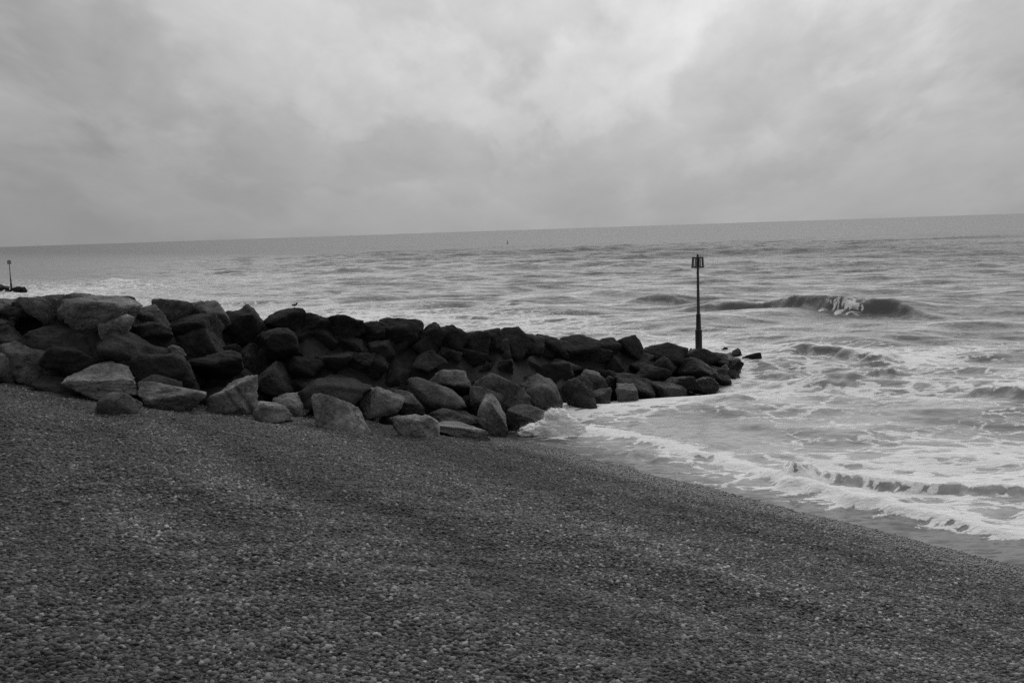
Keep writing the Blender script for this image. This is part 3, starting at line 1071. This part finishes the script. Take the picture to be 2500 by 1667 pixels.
p = top_of(PERCH)
v, f = ICO[3]
body = v * np.array([0.085, 0.042, 0.043])
body[:, 2] += 0.035 * np.clip(v[:, 0], 0, 1) ** 2 + 0.10
tail = np.clip(-v[:, 0] - 0.55, 0, 1)
body[:, 0] -= tail * 0.10
body[:, 1] *= (1 - tail)
head = v * np.array([0.03, 0.026, 0.027]) + np.array([0.085, 0, 0.165])
beak = np.clip(v[:, 0] - 0.85, 0, 1)
head[:, 0] += beak * 0.20
head[:, 1:] = np.where(beak[:, None] > 0.02, (head[:, 1:] - np.array([0, 0.165])) * 0.5 + np.array([0, 0.165]), head[:, 1:])
neck = v * np.array([0.035, 0.025, 0.04]) + np.array([0.07, 0, 0.14])
bv = np.concatenate([body, neck, head])
bf = np.concatenate([f, f + len(v), f + 2 * len(v)])
bird = new_obj("bird", mesh_from("bird", bv, bf), mat=M_BIRD, label="small dark shore bird perched on the crest of the groyne", cat="bird")
bird.location = Vector(p)
bird.scale = (0.85, 0.85, 0.85)
bird.rotation_euler = (0, 0, 0.25)
for sg in (-1, 1):
    lv, lf = lathe([(0.005, -0.02), (0.004, 0.09)], 6)
    lg = new_obj("leg", mesh_from("leg", lv + np.array([0.0, 0.018 * sg, 0]), lf), bird, M_BIRD)

# ------------------------------------------------------------------ splash against the boulders
sp0 = on_plane(1345, 1060)
dps = (sp0 - CAM) @ fwd


def at_depth(px, py, dpt):
    d_ = ray(px, py)
    return CAM + d_ * (dpt / (d_ @ fwd))


lumps = [(1362, 1028, 38, 32), (1372, 1044, 46, 30), (1345, 1046, 46, 26), (1352, 1016, 22, 18), (1398, 1050, 36, 20), (1305, 1050, 36, 16), (1325, 1060, 55, 12), (1385, 1062, 45, 10), (1290, 1058, 26, 7)]
vv, ff, nv = [], [], 0
v, f = ICO[5]
rs = np.random.default_rng(77)
for i, (px, py, rx, ry) in enumerate(lumps):
    c = at_depth(px, py, dps + rs.uniform(-.15, .2))
    rx_, rz_ = rx * dps / FPX, ry * dps / FPX
    n1 = Waves(900 + i, 24, 0.2, 1.2, 3)(v)
    n2 = Waves(930 + i, 26, 0.06, 0.22, 3)(v)
    vv.append(v * (1 + 0.08 * n1 + 0.03 * n2)[:, None] * np.array([rx_, min(rx_, 0.4), rz_]) * 0.95 + c - sp0)
    ff.append(f + nv)
    nv += len(v)
splash = new_obj("splash", mesh_from("splash", np.concatenate(vv), np.concatenate(ff)), mat=M_FOAM, label="white burst of foam where a wave hits the groyne foot", cat="splash")
splash.location = Vector(sp0)
# droplets thrown off it
v2, f2 = ICO[1]
vv, ff, nv = [], [], 0
for i in range(9000):
    j = rs.integers(len(lumps))
    px, py, rx, ry = lumps[j]
    a_ = rs.uniform(0, 2 * math.pi)
    q = 0.92 + abs(rs.normal(0, 0.12 if rs.uniform() < 0.75 else 0.3))
    c = at_depth(px + rx * q * math.cos(a_), py + ry * q * math.sin(a_) - 3 * abs(rs.normal()), dps + rs.uniform(-.35, .4))
    vv.append(v2 * 0.003 + 0.012 * rs.uniform() ** 2 + c - sp0)
    ff.append(f2 + nv)
    nv += len(v2)
dr = new_obj("droplets", mesh_from("droplets", np.concatenate(vv), np.concatenate(ff)), splash, M_FOAM, kind="stuff")

# ------------------------------------------------------------------ pebbles (geometry nodes, uncountable)
ss = np.arange(-2.5, 24.0, 0.14)[9:]
aa = np.arange(-34, 22, 0.18)[40:]
S, Ag = np.meshgrid(ss, aa)
X = A0[0] - S * N[0] + Ag * U[0]
Y = A0[1] - S * N[1] + Ag * U[1]
Z = beach_z(X, Y)
V = np.stack([X.ravel(), Y.ravel(), Z.ravel()], 1)
F = grid_faces(len(ss), len(aa))
ctr = V[F].mean(1)
# keep a patch that reaches a few metres past what the photograph shows
az = np.arctan2(ctr[:, 0], ctr[:, 1])
dst = np.linalg.norm(ctr[:, :2], axis=1)
keep = (ctr[:, 1] > 2.5) & (np.abs(ctr[:, 0]) < 0.56 * ctr[:, 1] + 2.5) & (dst < 38)
F = F[keep]
used = np.unique(F)
rm = np.full(len(V), -1)
rm[used] = np.arange(len(used))
me = mesh_from("pebbles", V[used], rm[F])
if me.polygons[0].normal.z < 0:
    me.flip_normals()
dd = np.linalg.norm(V[used][:, :2], axis=1)
add_attr(me, "density", np.clip(3200 * (8.0 / np.maximum(dd, 8.0)) ** 1.4, 350, 3200))
peb = new_obj("pebbles", me, mat=M_PEBBLE, kind="stuff", label="loose grey shingle pebbles covering the beach")
ng = bpy.data.node_groups.new("pebble_scatter", "GeometryNodeTree")
ng.interface.new_socket("Geometry", in_out="INPUT", socket_type="NodeSocketGeometry")
ng.interface.new_socket("Geometry", in_out="OUTPUT", socket_type="NodeSocketGeometry")
g = ng.nodes
lk = ng.links
gi = g.new("NodeGroupInput")
go = g.new("NodeGroupOutput")
dp = g.new("GeometryNodeDistributePointsOnFaces")
na = g.new("GeometryNodeInputNamedAttribute")
na.data_type = "FLOAT"
na.inputs["Name"].default_value = "density"
lk.new(gi.outputs[0], dp.inputs["Mesh"])
lk.new(na.outputs["Attribute"], dp.inputs["Density"])
gti = g.new("GeometryNodeGeometryToInstance")
for k in range(5):
    ic = g.new("GeometryNodeMeshIcoSphere")
    ic.inputs["Radius"].default_value = 1.0
    ic.inputs["Subdivisions"].default_value = 2
    sp_ = g.new("GeometryNodeSetPosition")
    nz = g.new("ShaderNodeTexNoise")
    nz.inputs["Scale"].default_value = 0.9
    ps = g.new("GeometryNodeInputPosition")
    ad = g.new("ShaderNodeVectorMath")
    ad.operation = "ADD"
    ad.inputs[1].default_value = (7.3 * k, 3.1 * k, 1.7)
    lk.new(ps.outputs[0], ad.inputs[0])
    lk.new(ad.outputs[0], nz.inputs["Vector"])
    sb = g.new("ShaderNodeVectorMath")
    sb.operation = "SUBTRACT"
    sb.inputs[1].default_value = (.5, .5, .5)
    lk.new(nz.outputs["Color"], sb.inputs[0])
    scn = g.new("ShaderNodeVectorMath")
    scn.operation = "SCALE"
    scn.inputs["Scale"].default_value = 1.1
    lk.new(sb.outputs[0], scn.inputs[0])
    lk.new(ic.outputs["Mesh"], sp_.inputs["Geometry"])
    lk.new(scn.outputs[0], sp_.inputs["Offset"])
    tr = g.new("GeometryNodeTransform")
    tr.inputs["Scale"].default_value = ((1.1, 0.85, 0.6), (1.0, 0.95, 0.5), (1.3, 0.8, 0.55), (0.95, 0.9, 0.75), (1.2, 0.9, 0.45))[k]
    lk.new(sp_.outputs[0], tr.inputs["Geometry"])
    ssn = g.new("GeometryNodeSetShadeSmooth")
    lk.new(tr.outputs[0], ssn.inputs[0])
    sm_ = g.new("GeometryNodeSetMaterial")
    sm_.inputs["Material"].default_value = M_PEBBLE
    lk.new(ssn.outputs[0], sm_.inputs[0])
    lk.new(sm_.outputs[0], gti.inputs[0])
iop = g.new("GeometryNodeInstanceOnPoints")
iop.inputs["Pick Instance"].default_value = True
lk.new(dp.outputs["Points"], iop.inputs["Points"])
lk.new(gti.outputs[0], iop.inputs["Instance"])
ri = g.new("FunctionNodeRandomValue")
ri.data_type = "INT"
ri.inputs[4].default_value = 0
ri.inputs[5].default_value = 4
lk.new(ri.outputs[2], iop.inputs["Instance Index"])
rr = g.new("FunctionNodeRandomValue")
rr.data_type = "FLOAT_VECTOR"
rr.inputs[0].default_value = (-0.45, -0.45, 0)
rr.inputs[1].default_value = (0.45, 0.45, 6.28)
lk.new(rr.outputs[0], iop.inputs["Rotation"])
rf = g.new("FunctionNodeRandomValue")
rf.data_type = "FLOAT"
rf.inputs[2].default_value = 0.0
rf.inputs[3].default_value = 1.0
rf.inputs["Seed"].default_value = 5
pw = g.new("ShaderNodeMath")
pw.operation = "POWER"
pw.inputs[1].default_value = 4.0
lk.new(rf.outputs[1], pw.inputs[0])
ma = g.new("ShaderNodeMath")
ma.operation = "MULTIPLY_ADD"
ma.inputs[1].default_value = 0.028
ma.inputs[2].default_value = 0.0075
lk.new(pw.outputs[0], ma.inputs[0])
lk.new(ma.outputs[0], iop.inputs["Scale"])
lk.new(iop.outputs[0], go.inputs[0])
md = peb.modifiers.new("pebble_scatter", "NODES")
md.node_group = ng
